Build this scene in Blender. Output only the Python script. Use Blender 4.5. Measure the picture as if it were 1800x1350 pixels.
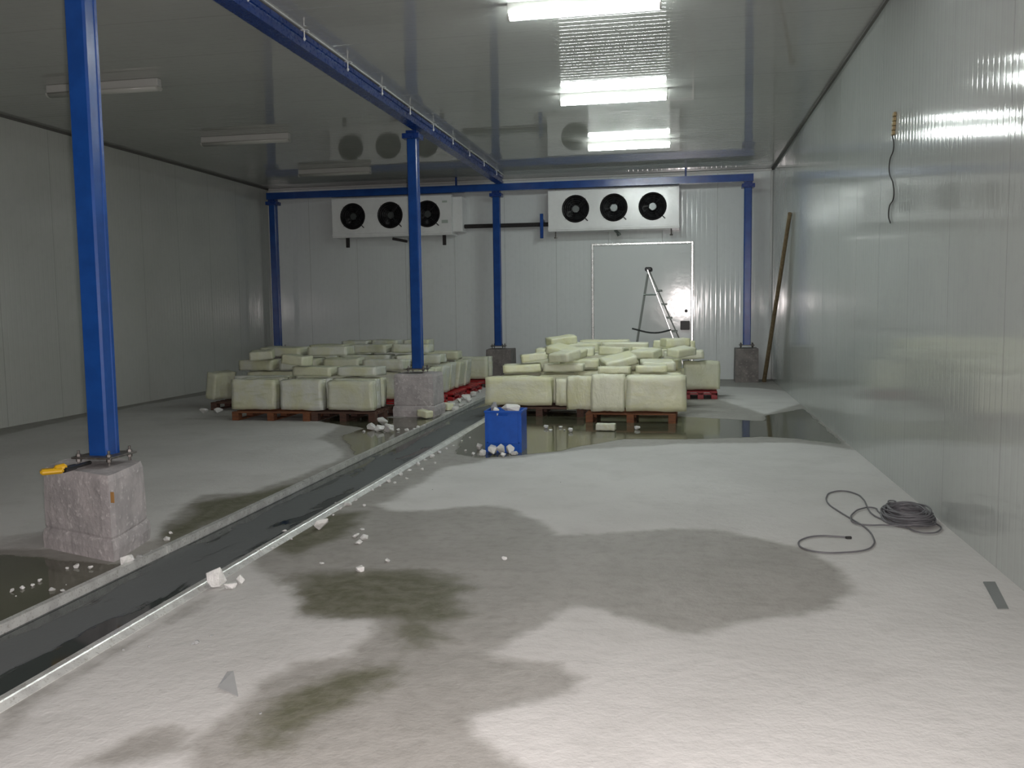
import bpy, bmesh, math, random
import numpy as np
from mathutils import Vector, Matrix, noise
D = bpy.data; SC = bpy.context.scene; COL = SC.collection
for o in list(D.objects): D.objects.remove(o)
random.seed(7)
V = Vector; PI = math.pi

# ------------------------------------------------------------------ camera
FPX, YAW, PITCH, ROLL = 1568.9, 0.1880, 0.0864, -0.01373
CAMP = V((0, 0, 1.6))
cy, sy, cp, sp = math.cos(YAW), math.sin(YAW), math.cos(PITCH), math.sin(PITCH)
fw = V((-sy*cp, cy*cp, -sp)); r0 = V((cy, sy, 0)); u0 = r0.cross(fw)
rt = r0*math.cos(ROLL) + u0*math.sin(ROLL); up = u0*math.cos(ROLL) - r0*math.sin(ROLL)
cam = D.objects.new('camera', D.cameras.new('camera')); COL.objects.link(cam)
cam.matrix_world = Matrix(((rt.x, up.x, -fw.x, 0), (rt.y, up.y, -fw.y, 0), (rt.z, up.z, -fw.z, 1.6), (0, 0, 0, 1)))
cam.data.sensor_width = 36; cam.data.sensor_fit = 'HORIZONTAL'; cam.data.lens = 36*FPX/1800
cam.data.clip_start = 0.05; cam.data.clip_end = 100
SC.camera = cam

# ------------------------------------------------------------------ world, exposure, flash
w = D.worlds.new('world'); SC.world = w; w.use_nodes = True
w.node_tree.nodes['Background'].inputs[0].default_value = (0.5, 0.55, 0.6, 1)
w.node_tree.nodes['Background'].inputs[1].default_value = 0.02
SC.view_settings.view_transform = 'Standard'; SC.view_settings.look = 'None'
SC.view_settings.gamma = 1; SC.view_settings.use_curve_mapping = False
SC.view_settings.exposure = 2.42
LAMP_STRENGTH = 16.0
# the small flash of the camera that took the picture, beside its lens
fl_ = D.lights.new('camera_flash', 'AREA'); fl_.energy = 52; fl_.size = 0.05; fl_.color = (1.0, 0.90, 0.88)
flo = D.objects.new('camera_flash', fl_); COL.objects.link(flo)
flo.matrix_world = cam.matrix_world.copy(); flo.location = CAMP + rt*0.05 + up*0.02 - fw*0.02

# ------------------------------------------------------------------ dimensions
XL, XR, YB, H, YF = -9.36, 1.858, 19.455, 4.376, -3.5
DX0, DX1 = -3.40, -2.76           # drain between these

def ray(x, y): return fw*FPX + rt*(x-900) + up*(675-y)
def fl(x, y, z=0.0):
    d = ray(x, y); return CAMP + d*((z-1.6)/d.z)
def at(x, y, Y):
    d = ray(x, y); return CAMP + d*(Y/d.y)
def wx(x, y, X):
    d = ray(x, y); return CAMP + d*(X/d.x)

# ------------------------------------------------------------------ materials
def mat(name, base=(.5, .5, .5), rough=.5, metal=0., spec=.5, build=None, **kw):
    m = D.materials.new(name); m.use_nodes = True
    nt = m.node_tree; b = nt.nodes['Principled BSDF']
    b.inputs['Base Color'].default_value = (*base, 1); b.inputs['Roughness'].default_value = rough
    b.inputs['Metallic'].default_value = metal; b.inputs['Specular IOR Level'].default_value = spec
    for k, v in kw.items(): b.inputs[k.replace('_', ' ')].default_value = v
    if build: build(nt, b)
    return m
class N:
    def __init__(s, nt): s.nt = nt
    def n(s, t, **kw):
        x = s.nt.nodes.new(t)
        for k, v in kw.items(): setattr(x, k, v)
        return x
    def l(s, a, b): s.nt.links.new(a, b)
    def math(s, op, a, b=None, c=None, clamp=False):
        x = s.n('ShaderNodeMath', operation=op); x.use_clamp = clamp
        for i, v in enumerate((a, b, c)):
            if v is None: continue
            if isinstance(v, (int, float)): x.inputs[i].default_value = v
            else: s.l(v, x.inputs[i])
        return x.outputs[0]
    def mix(s, f, a, b):
        x = s.n('ShaderNodeMix', data_type='RGBA')
        if isinstance(f, (int, float)): x.inputs[0].default_value = f
        else: s.l(f, x.inputs[0])
        for i, v in ((6, a), (7, b)):
            if isinstance(v, tuple): x.inputs[i].default_value = (*v, 1)
            else: s.l(v, x.inputs[i])
        return x.outputs[2]
    def noise(s, vec, scale, detail=3, rough=.5, dist=0):
        x = s.n('ShaderNodeTexNoise'); x.inputs['Scale'].default_value = scale
        x.inputs['Detail'].default_value = detail; x.inputs['Roughness'].default_value = rough
        x.inputs['Distortion'].default_value = dist
        if vec is not None: s.l(vec, x.inputs['Vector'])
        return x.outputs['Fac']
    def smooth(s, v, lo, hi, a=0., b=1.):
        x = s.n('ShaderNodeMapRange', interpolation_type='SMOOTHSTEP')
        s.l(v, x.inputs[0])
        for i, q in enumerate((lo, hi, a, b)): x.inputs[i+1].default_value = q
        return x.outputs[0]
    def obj(s): return s.n('ShaderNodeTexCoord').outputs['Object']
    def scale(s, vec, sc):
        x = s.n('ShaderNodeMapping'); x.inputs['Scale'].default_value = sc; s.l(vec, x.inputs[0]); return x.outputs[0]
    def sep(s, vec):
        x = s.n('ShaderNodeSeparateXYZ'); s.l(vec, x.inputs[0]); return x.outputs
    def bump(s, h, b, strength=.5, dist=.01, prev=None):
        x = s.n('ShaderNodeBump'); x.inputs['Strength'].default_value = strength; x.inputs['Distance'].default_value = dist
        s.l(h, x.inputs['Height'])
        if prev is not None: s.l(prev, x.inputs['Normal'])
        if b is not None: s.l(x.outputs[0], b.inputs['Normal'])
        return x.outputs[0]

def panel_build(axis, pitch, seam, c0, c1, rough, groove=.0012, wavy=.003, seam_off=0., seam_c=.65, flat=.30):
    """painted sheet-steel insulated panel: fine ribs along the panel, a joint every `seam` metres"""
    def f(nt, b):
        g = N(nt); P = g.obj(); s = g.sep(P); a = s[axis]
        ph = g.math('FRACT', g.math('DIVIDE', a, pitch))
        tri = g.math('ABSOLUTE', g.math('SUBTRACT', ph, .5))           # 0 centre .. .5 groove
        rib = g.smooth(tri, flat, .46+(flat-.30)*.25, 1., 0.)
        sp_ = g.math('FRACT', g.math('DIVIDE', g.math('ADD', a, seam_off), seam))
        st = g.math('ABSOLUTE', g.math('SUBTRACT', sp_, .5))
        sm = g.smooth(st, .5-.006/seam, .5-.002/seam, 0., 1.)
        sc = [1.2, 1.2, 1.2]; sc[axis] = 5
        wv = g.noise(g.scale(P, tuple(sc)), 1.3, 2)
        big = g.noise(P, .5, 3)
        n2 = g.noise(g.scale(P, (1, 1, 1)), 9, 3)
        h = g.math('MULTIPLY', rib, groove); h = g.math('ADD', h, g.math('MULTIPLY', wv, wavy))
        h = g.math('SUBTRACT', h, g.math('MULTIPLY', sm, .003))
        bm = g.bump(h, b, 1., 1.)
        c = g.mix(g.smooth(big, .3, .7), c0, c1)
        c = g.mix(g.math('MULTIPLY', g.smooth(n2, .45, .8), .18), c, tuple(q*.75 for q in c0))
        c = g.mix(g.math('MULTIPLY', sm, seam_c), c, (.10, .10, .08))
        g.l(c, b.inputs['Base Color'])
        r = g.math('ADD', g.math('MULTIPLY', big, .06), rough-.03); g.l(r, b.inputs['Roughness'])
    return f
def noisy_door(nt, b):
    g = N(nt); P = g.obj(); n = g.noise(P, 5, 3); k = g.noise(P, 1.2, 2)
    g.l(g.mix(k, (.66, .70, .70), (.70, .74, .74)), b.inputs['Base Color'])
    g.l(g.math('ADD', .09, g.math('MULTIPLY', n, .06)), b.inputs['Roughness']); g.bump(n, b, 1., .0012)
M = {}
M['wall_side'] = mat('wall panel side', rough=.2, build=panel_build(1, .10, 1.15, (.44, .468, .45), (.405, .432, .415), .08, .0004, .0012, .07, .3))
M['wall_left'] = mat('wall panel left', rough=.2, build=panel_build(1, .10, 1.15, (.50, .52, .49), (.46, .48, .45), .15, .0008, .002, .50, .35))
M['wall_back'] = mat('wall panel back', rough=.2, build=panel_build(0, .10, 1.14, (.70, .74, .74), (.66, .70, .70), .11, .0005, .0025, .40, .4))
M['door'] = mat('smooth door sheet', build=noisy_door)
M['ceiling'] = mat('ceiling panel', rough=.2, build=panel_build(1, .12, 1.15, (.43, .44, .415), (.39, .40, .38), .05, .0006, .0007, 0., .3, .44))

def floor_build(nt, b):
    g = N(nt); P = g.n('ShaderNodeNewGeometry').outputs['Position']
    def att(n): return g.n('ShaderNodeAttribute', attribute_name=n).outputs['Fac']
    n1 = g.noise(P, 2.2, 5, .6); n2 = g.noise(P, 11, 4, .6); n3 = g.noise(P, 60, 3, .6); n4 = g.noise(P, .7, 3, .5)
    nn = g.math('ADD', g.math('MULTIPLY', g.math('SUBTRACT', n1, .5), .45), g.math('MULTIPLY', g.math('SUBTRACT', n2, .5), .14))
    dm = g.smooth(g.math('ADD', att('damp'), g.math('MULTIPLY', nn, .5)), -.05, .07)
    pm = g.smooth(g.math('ADD', att('pool'), g.math('MULTIPLY', nn, .35)), -.03, .04)
    frost = g.mix(g.smooth(n4, .3, .7), (.56, .56, .547), (.50, .50, .487))
    frost = g.mix(g.math('MULTIPLY', g.smooth(n1, .45, .75), .55), frost, (.45, .45, .435))
    frost = g.mix(g.math('MULTIPLY', g.smooth(n2, .55, .8), .3), frost, (.37, .37, .357))
    conc = g.mix(g.smooth(n1, .3, .7), (.30, .295, .275), (.345, .338, .318))
    conc = g.mix(g.math('MULTIPLY', g.smooth(n2, .4, .8), .45), conc, (.205, .20, .178))
    wet = g.mix(g.smooth(n1, .35, .7), (.075, .076, .048), (.105, .104, .074))
    sk = g.smooth(g.math('ADD', att('soak'), g.math('MULTIPLY', nn, 1.0)), -.10, .09)
    conc = g.mix(sk, conc, g.mix(g.smooth(n2, .3, .7), (.105, .107, .068), (.165, .163, .125)))
    dm = g.math('MAXIMUM', dm, g.math('MULTIPLY', sk, .85))
    c = g.mix(dm, frost, conc); c = g.mix(pm, c, wet); g.l(c, b.inputs['Base Color'])
    b.inputs['Specular IOR Level'].default_value = .3
    r = g.math('ADD', .93, g.math('ADD', g.math('MULTIPLY', dm, -.30), g.math('MULTIPLY', sk, -.12)))
    r = g.math('ADD', g.math('MULTIPLY', r, g.math('SUBTRACT', 1., pm)), g.math('MULTIPLY', pm, .07))
    g.l(r, b.inputs['Roughness'])
    inv = g.math('SUBTRACT', 1., g.math('MULTIPLY', pm, .97))
    h = g.math('MULTIPLY', g.math('ADD', g.math('MULTIPLY', n2, .008), g.math('MULTIPLY', n3, .0022)), inv)
    h = g.math('ADD', h, g.math('MULTIPLY', g.math('SUBTRACT', 1., dm), g.math('MULTIPLY', inv, .004)))
    g.bump(h, b, .8, 1.)
M['floor'] = mat('frosted floor', build=floor_build)

def noisy(c0, c1, rough, sc=6, bstr=.3, bdist=.01, rvar=.1, c2=None, st=(1, 1, 1)):
    def f(nt, b):
        g = N(nt); P = g.scale(g.obj(), st); n = g.noise(P, sc, 5, .6); k = g.noise(P, sc*5, 4, .6)
        c = g.mix(g.smooth(n, .35, .65), c0, c1)
        if c2: c = g.mix(g.smooth(k, .55, .7), c, c2)
        g.l(c, b.inputs['Base Color'])
        g.l(g.math('ADD', g.math('MULTIPLY', k, rvar), rough-rvar/2), b.inputs['Roughness'])
        g.bump(g.math('ADD', n, g.math('MULTIPLY', k, .3)), b, bstr, bdist)
    return f
M['blue'] = mat('blue painted steel', spec=.6, build=noisy((.005, .050, .235), (.007, .062, .28), .24, 5, .15, .004, .1))
M['blue_dark'] = mat('blue painted beam', spec=.5, build=noisy((.005, .03, .17), (.007, .04, .21), .28, 5, .15, .004, .1))
M['plinth'] = mat('frosted concrete', build=noisy((.44, .415, .42), (.34, .325, .33), .85, 5, .9, .02, .1, (.56, .54, .54)))
M['plinth_dark'] = mat('wet concrete', build=noisy((.20, .185, .175), (.13, .12, .115), .6, 5, .8, .02, .1, (.27, .24, .23)))
M['steel'] = mat('dull steel', build=noisy((.22, .21, .20), (.12, .11, .10), .45, 20, .3, .003, .2), metal=.7)
M['galv'] = mat('galvanised steel', build=noisy((.66, .68, .66), (.50, .51, .50), .30, 9, .35, .004, .2, (.38, .38, .35)), metal=.35)
M['alu'] = mat('aluminium', build=noisy((.72, .73, .72), (.60, .61, .60), .28, 9, .2, .002, .1), metal=.8)
M['clip'] = mat('zinc bolt', (.75, .77, .76), .4, .3)
M['white'] = mat('white enamel', build=noisy((.80, .82, .82), (.74, .76, .76), .20, 2.5, .25, .03, .08), spec=.5)
M['black'] = mat('black plastic', (.012, .012, .014), .4)
M['blackpipe'] = mat('black foam insulation', build=noisy((.02, .018, .018), (.03, .026, .026), .8, 30, .3, .004))
M['fan'] = mat('fan blade', (.03, .032, .035), .35)
M['hub'] = mat('fan motor', (.10, .11, .11), .35, .6)
M['dark'] = mat('cooler inside', (.008, .008, .009), .8)
M['grille'] = mat('wire guard', (.05, .05, .055), .35, .5)
M['sticker'] = mat('faded sticker', (.38, .44, .40), .6)
M['wood'] = mat('pallet wood', build=noisy((.22, .085, .035), (.14, .055, .028), .8, 4, .6, .006, .1, (.07, .035, .02), (1, 6, 6)))
M['wood_old'] = mat('old wet pallet wood', build=noisy((.10, .05, .035), (.06, .034, .026), .8, 4, .6, .006, .1, (.15, .07, .04), (1, 6, 6)))
M['red'] = mat('red plastic', build=noisy((.36, .008, .012), (.26, .006, .01), .4, 5, .2, .004), spec=.5)
M['crate'] = mat('blue plastic crate', build=noisy((.006, .075, .40), (.008, .09, .46), .30, 9, .2, .003), spec=.5)
M['yellow'] = mat('yellow plastic', (.62, .36, .01), .4)
M['cable'] = mat('grey cable', (.12, .12, .13), .45)
M['wire'] = mat('black wire', (.02, .02, .02), .5)
M['strip'] = mat('flat zinc strip', (.20, .215, .21), .5, .4)
M['pole'] = mat('wooden pole', build=noisy((.20, .15, .085), (.13, .095, .05), .7, 4, .3, .004, .1, None, (6, 6, 1)))
M['terminal'] = mat('terminal block', build=noisy((.34, .27, .13), (.22, .16, .08), .6, 30, .3, .003))
M['rope'] = mat('dark strap', (.03, .035, .035), .8)
M['ladder_dark'] = mat('dull ladder tube', (.12, .14, .13), .4, .6)
M['lamp_body'] = mat('lamp body', (.45, .46, .44), .4)
M['lamp_off'] = mat('lamp diffuser off', (.42, .43, .40), .25, Transmission_Weight=.0)
M['joint'] = mat('ceiling joint', (.12, .12, .11), .7)
M['cornice'] = mat('white corner trim', (.62, .63, .62), .18)
M['paintmark'] = mat('ochre paint mark', (.30, .16, .05), .8)
def lampm(nt, b):
    b.inputs['Emission Color'].default_value = (.93, 1, .97, 1); b.inputs['Emission Strength'].default_value = LAMP_STRENGTH
M['lamp_on'] = mat('lamp diffuser lit', (.9, .9, .9), .3, build=lampm)

def ice_build(c0, c1, c2, seed):
    def f(nt, b):
        g = N(nt)
        oi = g.n('ShaderNodeObjectInfo').outputs['Random']
        P = g.obj(); mp = g.n('ShaderNodeVectorMath', operation='ADD'); g.l(P, mp.inputs[0])
        cb = g.n('ShaderNodeCombineXYZ')
        for i, q in enumerate((17., 31., 13.)): g.l(g.math('MULTIPLY', oi, q), cb.inputs[i])
        g.l(cb.outputs[0], mp.inputs[1]); P = mp.outputs[0]
        n = g.noise(P, 2.6, 4, .6, .3); k = g.noise(P, 14, 4, .65); z = g.noise(g.scale(P, (1, 1, 7)), 3, 3)
        c = g.mix(g.smooth(n, .35, .68), c0, c1)
        c = g.mix(g.math('MULTIPLY', g.smooth(z, .52, .75), .55), c, c2)
        c = g.mix(g.math('MULTIPLY', g.smooth(g.math('FRACT', g.math('MULTIPLY', oi, 7.3)), .4, 1.), .7), c, c1)
        g.l(c, b.inputs['Base Color'])
        g.l(g.math('ADD', .22, g.math('MULTIPLY', k, .35)), b.inputs['Roughness'])
        g.bump(g.math('ADD', g.math('MULTIPLY', n, .9), g.math('MULTIPLY', k, .35)), b, .5, .03)
    return f
ICE = dict(spec=.5, Subsurface_Weight=.15, Subsurface_Radius=(.06, .07, .05), Subsurface_Scale=.6)
M['ice_yellow'] = mat('clouded yellowish ice', build=ice_build((.72, .73, .49), (.73, .75, .61), (.68, .68, .38), 0), **ICE)
M['ice_white'] = mat('clouded whitish ice', build=ice_build((.60, .63, .58), (.57, .59, .42), (.40, .43, .25), 1), **ICE)
M['ice_chunk'] = mat('white ice chunk', build=ice_build((.72, .74, .72), (.66, .67, .66), (.60, .61, .58), 2), **ICE)
M['ice_clear'] = mat('glassy ice', (.50, .52, .52), .08, Transmission_Weight=.45, IOR=1.31)

def drain_build(nt, b):
    g = N(nt); P = g.obj(); s = g.sep(P)
    n = g.noise(g.scale(P, (3.2, .55, 1)), 1.2, 4, .55, .6); k = g.noise(P, 14, 4, .6)
    e = g.math('ABSOLUTE', g.math('DIVIDE', g.math('SUBTRACT', s[0], (DX0+DX1)/2), (DX1-DX0)/2))
    v = g.math('ADD', n, g.math('MULTIPLY', g.math('SUBTRACT', .45, e), .34))
    m = g.smooth(g.math('ADD', v, g.math('MULTIPLY', k, .06)), .475, .535)
    c = g.mix(m, (.025, .032, .032), (.11, .12, .122))
    g.l(c, b.inputs['Base Color']); g.l(g.math('ADD', .08, g.math('MULTIPLY', m, .55)), b.inputs['Roughness'])
    g.bump(g.math('MULTIPLY', m, g.math('ADD', .6, k)), b, .4, .008)
M['drain'] = mat('wet drain bottom', build=drain_build)

# ------------------------------------------------------------------ mesh helpers
class MB:
    def __init__(s): s.bm = bmesh.new()
    def box(s, x0, x1, y0, y1, z0, z1, bev=0, mtx=None, seg=1):
        t = bmesh.new(); bmesh.ops.create_cube(t, size=1)
        for v in t.verts: v.co = V(((x0+x1)/2+v.co.x*(x1-x0), (y0+y1)/2+v.co.y*(y1-y0), (z0+z1)/2+v.co.z*(z1-z0)))
        if bev: bmesh.ops.bevel(t, geom=list(t.edges), offset=bev, segments=seg, affect='EDGES', profile=.5)
        return s.merge(t, mtx)
    def merge(s, t, mtx=None):
        if mtx is not None: bmesh.ops.transform(t, matrix=mtx, verts=t.verts)
        me = D.meshes.new('t'); t.to_mesh(me); t.free(); s.bm.from_mesh(me); D.meshes.remove(me); return s
    def prism(s, pts, a, b, mtx=None):
        """pts: closed (u,v) profile; swept from vector a to b; local u,v given as tuples of 3-vectors"""
        t = bmesh.new(); n = len(pts)
        A = [t.verts.new(V(q)+V(a)) for q in pts]; B = [t.verts.new(V(q)+V(b)) for q in pts]
        t.faces.new(A[::-1]); t.faces.new(B)
        for i in range(n): t.faces.new((A[i], A[(i+1) % n], B[(i+1) % n], B[i]))
        bmesh.ops.recalc_face_normals(t, faces=t.faces)
        return s.merge(t, mtx)
    def tube(s, a, b, r, n=12, r2=None, mtx=None):
        a, b = V(a), V(b); d = b-a; L = d.length; t = bmesh.new()
        bmesh.ops.create_cone(t, segments=n, cap_ends=True, radius1=r, radius2=r if r2 is None else r2, depth=L)
        q = V((0, 0, 1)).rotation_difference(d.normalized()).to_matrix().to_4x4()
        bmesh.ops.transform(t, matrix=Matrix.Translation((a+b)/2) @ q, verts=t.verts)
        return s.merge(t, mtx)
    def bar(s, a, b, w_, h_, upv=(0, 0, 1), bev=0):
        a, b = V(a), V(b); d = (b-a); L = d.length; z = d.normalized(); x = z.cross(V(upv))
        if x.length < 1e-4: x = z.cross(V((1, 0, 0)))
        x.normalize(); y = z.cross(x)
        m = Matrix(((x.x, y.x, z.x, (a.x+b.x)/2), (x.y, y.y, z.y, (a.y+b.y)/2), (x.z, y.z, z.z, (a.z+b.z)/2), (0, 0, 0, 1)))
        return s.box(-w_/2, w_/2, -h_/2, h_/2, -L/2, L/2, bev, m)
    def torus(s, c, R, r, ax='y', n=32, k=8):
        t = bmesh.new(); ring = []
        for i in range(n):
            a = 2*PI*i/n; row = []
            for j in range(k):
                p = 2*PI*j/k; rr = R+r*math.cos(p); q = (rr*math.cos(a), r*math.sin(p), rr*math.sin(a))
                if ax == 'z': q = (q[0], q[2], q[1])
                row.append(t.verts.new(V(c)+V(q)))
            ring.append(row)
        for i in range(n):
            for j in range(k): t.faces.new((ring[i][j], ring[i][(j+1) % k], ring[(i+1) % n][(j+1) % k], ring[(i+1) % n][j]))
        bmesh.ops.recalc_face_normals(t, faces=t.faces)
        return s.merge(t)
    def build(s, name, m, parent=None, smooth=False, loc=None):
        me = D.meshes.new(name); s.bm.to_mesh(me); s.bm.free(); me.materials.append(m)
        if smooth:
            for p in me.polygons: p.use_smooth = True
        o = D.objects.new(name, me); COL.objects.link(o)
        if parent is not None: o.parent = parent
        if loc is not None: o.location = loc
        return o
def tag(o, label, cat, group=None, kind=None):
    if label: o['label'] = label
    if cat: o['category'] = cat
    if group: o['group'] = group
    o['kind'] = kind or 'thing'
    return o
def thing(name, label, cat, loc=(0, 0, 0), rz=0, group=None):
    o = D.objects.new(name, None); COL.objects.link(o); o.location = loc; o.rotation_euler = (0, 0, rz); o.empty_display_size = .1
    return tag(o, label, cat, group)
def struct(o, label=None, cat=None): return tag(o, label, cat, None, 'structure')
def copy_tree(o, parent=None):
    c = o.copy(); COL.objects.link(c)
    if parent is not None: c.parent = parent
    for ch in list(o.children): copy_tree(ch, c)
    return c

# ------------------------------------------------------------------ room shell
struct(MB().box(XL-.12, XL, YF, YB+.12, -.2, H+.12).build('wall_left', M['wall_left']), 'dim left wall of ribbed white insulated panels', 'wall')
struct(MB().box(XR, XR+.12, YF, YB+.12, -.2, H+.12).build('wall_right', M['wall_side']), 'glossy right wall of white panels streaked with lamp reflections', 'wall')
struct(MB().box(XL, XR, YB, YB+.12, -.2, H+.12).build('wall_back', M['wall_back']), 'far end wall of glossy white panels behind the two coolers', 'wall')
struct(MB().box(XL-.12, XR+.12, YF-.12, YF, -.2, H+.12).build('wall_front', M['wall_back']), 'white panel wall behind the camera', 'wall')
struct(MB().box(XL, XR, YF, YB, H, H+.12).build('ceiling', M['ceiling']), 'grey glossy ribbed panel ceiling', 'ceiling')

# floor: a fine grid carrying where frost has melted to damp concrete and to standing water
POOL = [
 [(915,722),(1215,733),(1340,740),(1345,730),(1413,718),(1486,782),(1395,771),(1340,768),(1200,773),(1100,772),(1020,785),(985,793),(918,800),(845,806),(800,798),(812,768),(845,735),(850,700),(1210,690)],
 [(612,782),(598,766),(640,753),(560,741),(600,728),(700,735),(785,722),(745,757),(665,795),(622,800)],
 [(-60,1010),(0,975),(80,980),(200,992),(262,975),(245,990),(110,1052),(0,1105),(-300,1250),(-300,1050)],
]
SOAK = [
 [(318,915),(350,885),(420,872),(500,857),(560,838),(498,866),(400,905),(300,955),(280,940)],
 [(512,1040),(525,1012),(560,1004),(640,1003),(740,1006),(800,1018),(825,1032),(790,1050),(825,1078),(780,1095),(720,1098),(640,1090),(560,1086),(515,1074)],
 [(440,1290),(465,1250),(530,1205),(620,1180),(700,1160),(720,1185),(640,1215),(570,1255),(500,1315),(455,1310)],
 [(690,1095),(760,1090),(770,1120),(730,1135),(700,1120)],
 [(470,960),(560,905),(640,900),(600,940),(520,975)],
]
DAMP = [
 [(560,900),(640,882),(690,896),(750,897),(800,892),(850,888),(900,893),(950,915),(985,940),(1050,940),(1100,935),(1180,928),(1260,932),(1350,948),(1420,965),(1480,1000),(1500,1030),(1470,1070),(1380,1085),(1290,1098),(1240,1112),(1190,1110),(1130,1098),(1060,1075),(1000,1063),(960,1090),(930,1112),(862,1145),(880,1155),(980,1165),(1025,1190),(1000,1220),(920,1237),(845,1262),(842,1290),(880,1315),(940,1350),(1000,1440),(240,1440),(330,1340),(350,1290),(420,1240),(440,1200),(520,1165),(610,1150),(650,1110),(640,1095),(515,1085),(505,1030),(450,1000),(420,985),(400,1000),(390,990),(480,930)],
 [(500,930),(640,850),(800,775),(850,800),(920,800),(860,806),(850,812),(790,820),(740,848),(690,878),(640,890),(560,920)],
 [(600,790),(560,770),(600,745),(540,738),(600,720),(800,715),(700,785),(610,830),(500,872),(380,925),(280,970),(230,1000),(110,1062),(-300,1270),(-300,960),(0,965),(85,965),(262,950),(300,905),(350,870),(440,865),(540,830),(600,805)],
 [(840,700),(1225,690),(1345,728),(1440,700),(1500,790),(1400,778),(1200,780),(1030,790),(900,806),(780,810),(800,760)],
 [(1240,678),(1220,664),(1500,664),(1400,690),(1330,682)],
 [(-200,800),(0,765),(250,712),(400,688),(470,670),(400,672),(250,693),(0,752),(-200,790)],
 [(0,1245),(370,1045),(330,1080),(160,1180),(50,1250),(0,1300)],
 [(210,1300),(290,1275),(330,1290),(300,1330),(200,1350),(120,1345)],
]
def poly_world(p): return np.array([tuple(fl(x, y).xy) for x, y in p])
def sdf(P, poly):
    n = len(poly); d = np.full(len(P), 1e9); ins = np.zeros(len(P), bool)
    for i in range(n):
        a, b = poly[i], poly[(i+1) % n]; e = b-a; q = P-a
        t = np.clip((q@e)/max(e@e, 1e-9), 0, 1); r = q-t[:, None]*e; d = np.minimum(d, np.sqrt((r*r).sum(1)))
        c = ((a[1] > P[:, 1]) != (b[1] > P[:, 1]))
        with np.errstate(divide='ignore', invalid='ignore'):
            xi = (b[0]-a[0])*(P[:, 1]-a[1])/(b[1]-a[1]+1e-12)+a[0]
        ins ^= c & (P[:, 0] < xi)
    return np.where(ins, d, -d)
def build_floor():
    verts, faces = [], []
    ys = np.concatenate([np.linspace(YF, 2.0, 12)[:-1], np.arange(2.0, 9, .04), np.arange(9, YB, .06), [YB]])
    for xa, xb in ((XL, DX0), (DX1, XR)):
        nx = int((xb-xa)/.045); xs = np.linspace(xa, xb, nx+1); base = len(verts); m = len(xs)
        for y in ys: verts += [(x, y, 0) for x in xs]
        for j in range(len(ys)-1):
            for i in range(nx):
                k = base+j*m+i; faces.append((k, k+1, k+1+m, k+m))
    me = D.meshes.new('floor'); me.from_pydata(verts, [], faces); me.materials.append(M['floor'])
    P = np.array(verts)[:, :2]
    for nm, polys, cl in (('pool', POOL, .4), ('damp', DAMP, .5), ('soak', SOAK, .5)):
        s = np.full(len(P), -9.)
        for q in polys: s = np.maximum(s, sdf(P, poly_world(q)))
        a = me.attributes.new(nm, 'FLOAT', 'POINT'); a.data.foreach_set('value', np.clip(s, -cl, cl).astype(np.float32))
    o = D.objects.new('floor', me); COL.objects.link(o)
    struct(o, 'frosted concrete floor with wet patches and standing water', 'floor')
build_floor()

# joints and corner trims
struct(MB().box(XL, XL+.03, YF, YB, H-.035, H-.001).build('trim_1', M['joint']), 'dark joint strip between ceiling and left wall', 'trim')
struct(MB().box(XR-.03, XR, YF, YB, H-.035, H-.001).build('trim_2', M['joint']), 'dark joint strip between ceiling and right wall', 'trim')
struct(MB().box(XL+.03, XR-.03, YB-.05, YB, H-.05, H-.001, .012).build('trim_3', M['cornice']), 'pale cornice strip along the top of the far wall', 'trim')
struct(MB().box(XR-.05, XR, YB-.05, YB, 0, H-.05, .015).build('trim_4', M['cornice']), 'shiny white vertical trim in the far right corner', 'trim')
struct(MB().box(XL, XL+.05, YB-.05, YB, 0, H-.05, .015).build('trim_5', M['cornice']), 'white vertical trim in the far left corner', 'trim')

# ------------------------------------------------------------------ drain channel
dr = thing('drain_channel', 'long galvanised floor drain channel running from left foreground to the ice stacks', 'drain', ((DX0+DX1)/2, YF, 0))
def rel(o, p): o.parent = p; o.matrix_parent_inverse = Matrix.Translation(-V(p.location)); return o
YE = YB-.02
rel(MB().box(DX0, DX1, YF, YE, -.12, -.030).build('channel_bottom', M['drain']), dr)
mb = MB(); mb.box(DX0-.01, DX0, YF, YE, -.12, -.001); mb.box(DX1, DX1+.01, YF, YE, -.12, -.001)
rel(mb.build('channel_side', M['galv']), dr)
def rim(x, s, name='rim', w_=.075):
    mb = MB(); y = YF; rr = random.Random(3)
    while y < YE:
        y2 = min(y+2.95, YE); dz = rr.uniform(-.003, .003)
        pts = [(x-s*.004, 0, -.02), (x-s*.004, 0, .026+dz), (x+s*.034, 0, .027+dz), (x+s*.040, 0, .022+dz), (x+s*w_, 0, .003), (x+s*w_, 0, -.02)]
        mb.prism(pts, (0, y+.004, 0), (0, y2-.004, 0)); y = y2
    return mb.build(name, M['galv'])
rel(rim(DX1, 1), dr); rel(rim(DX0, -1, w_=.048), dr)

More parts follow.
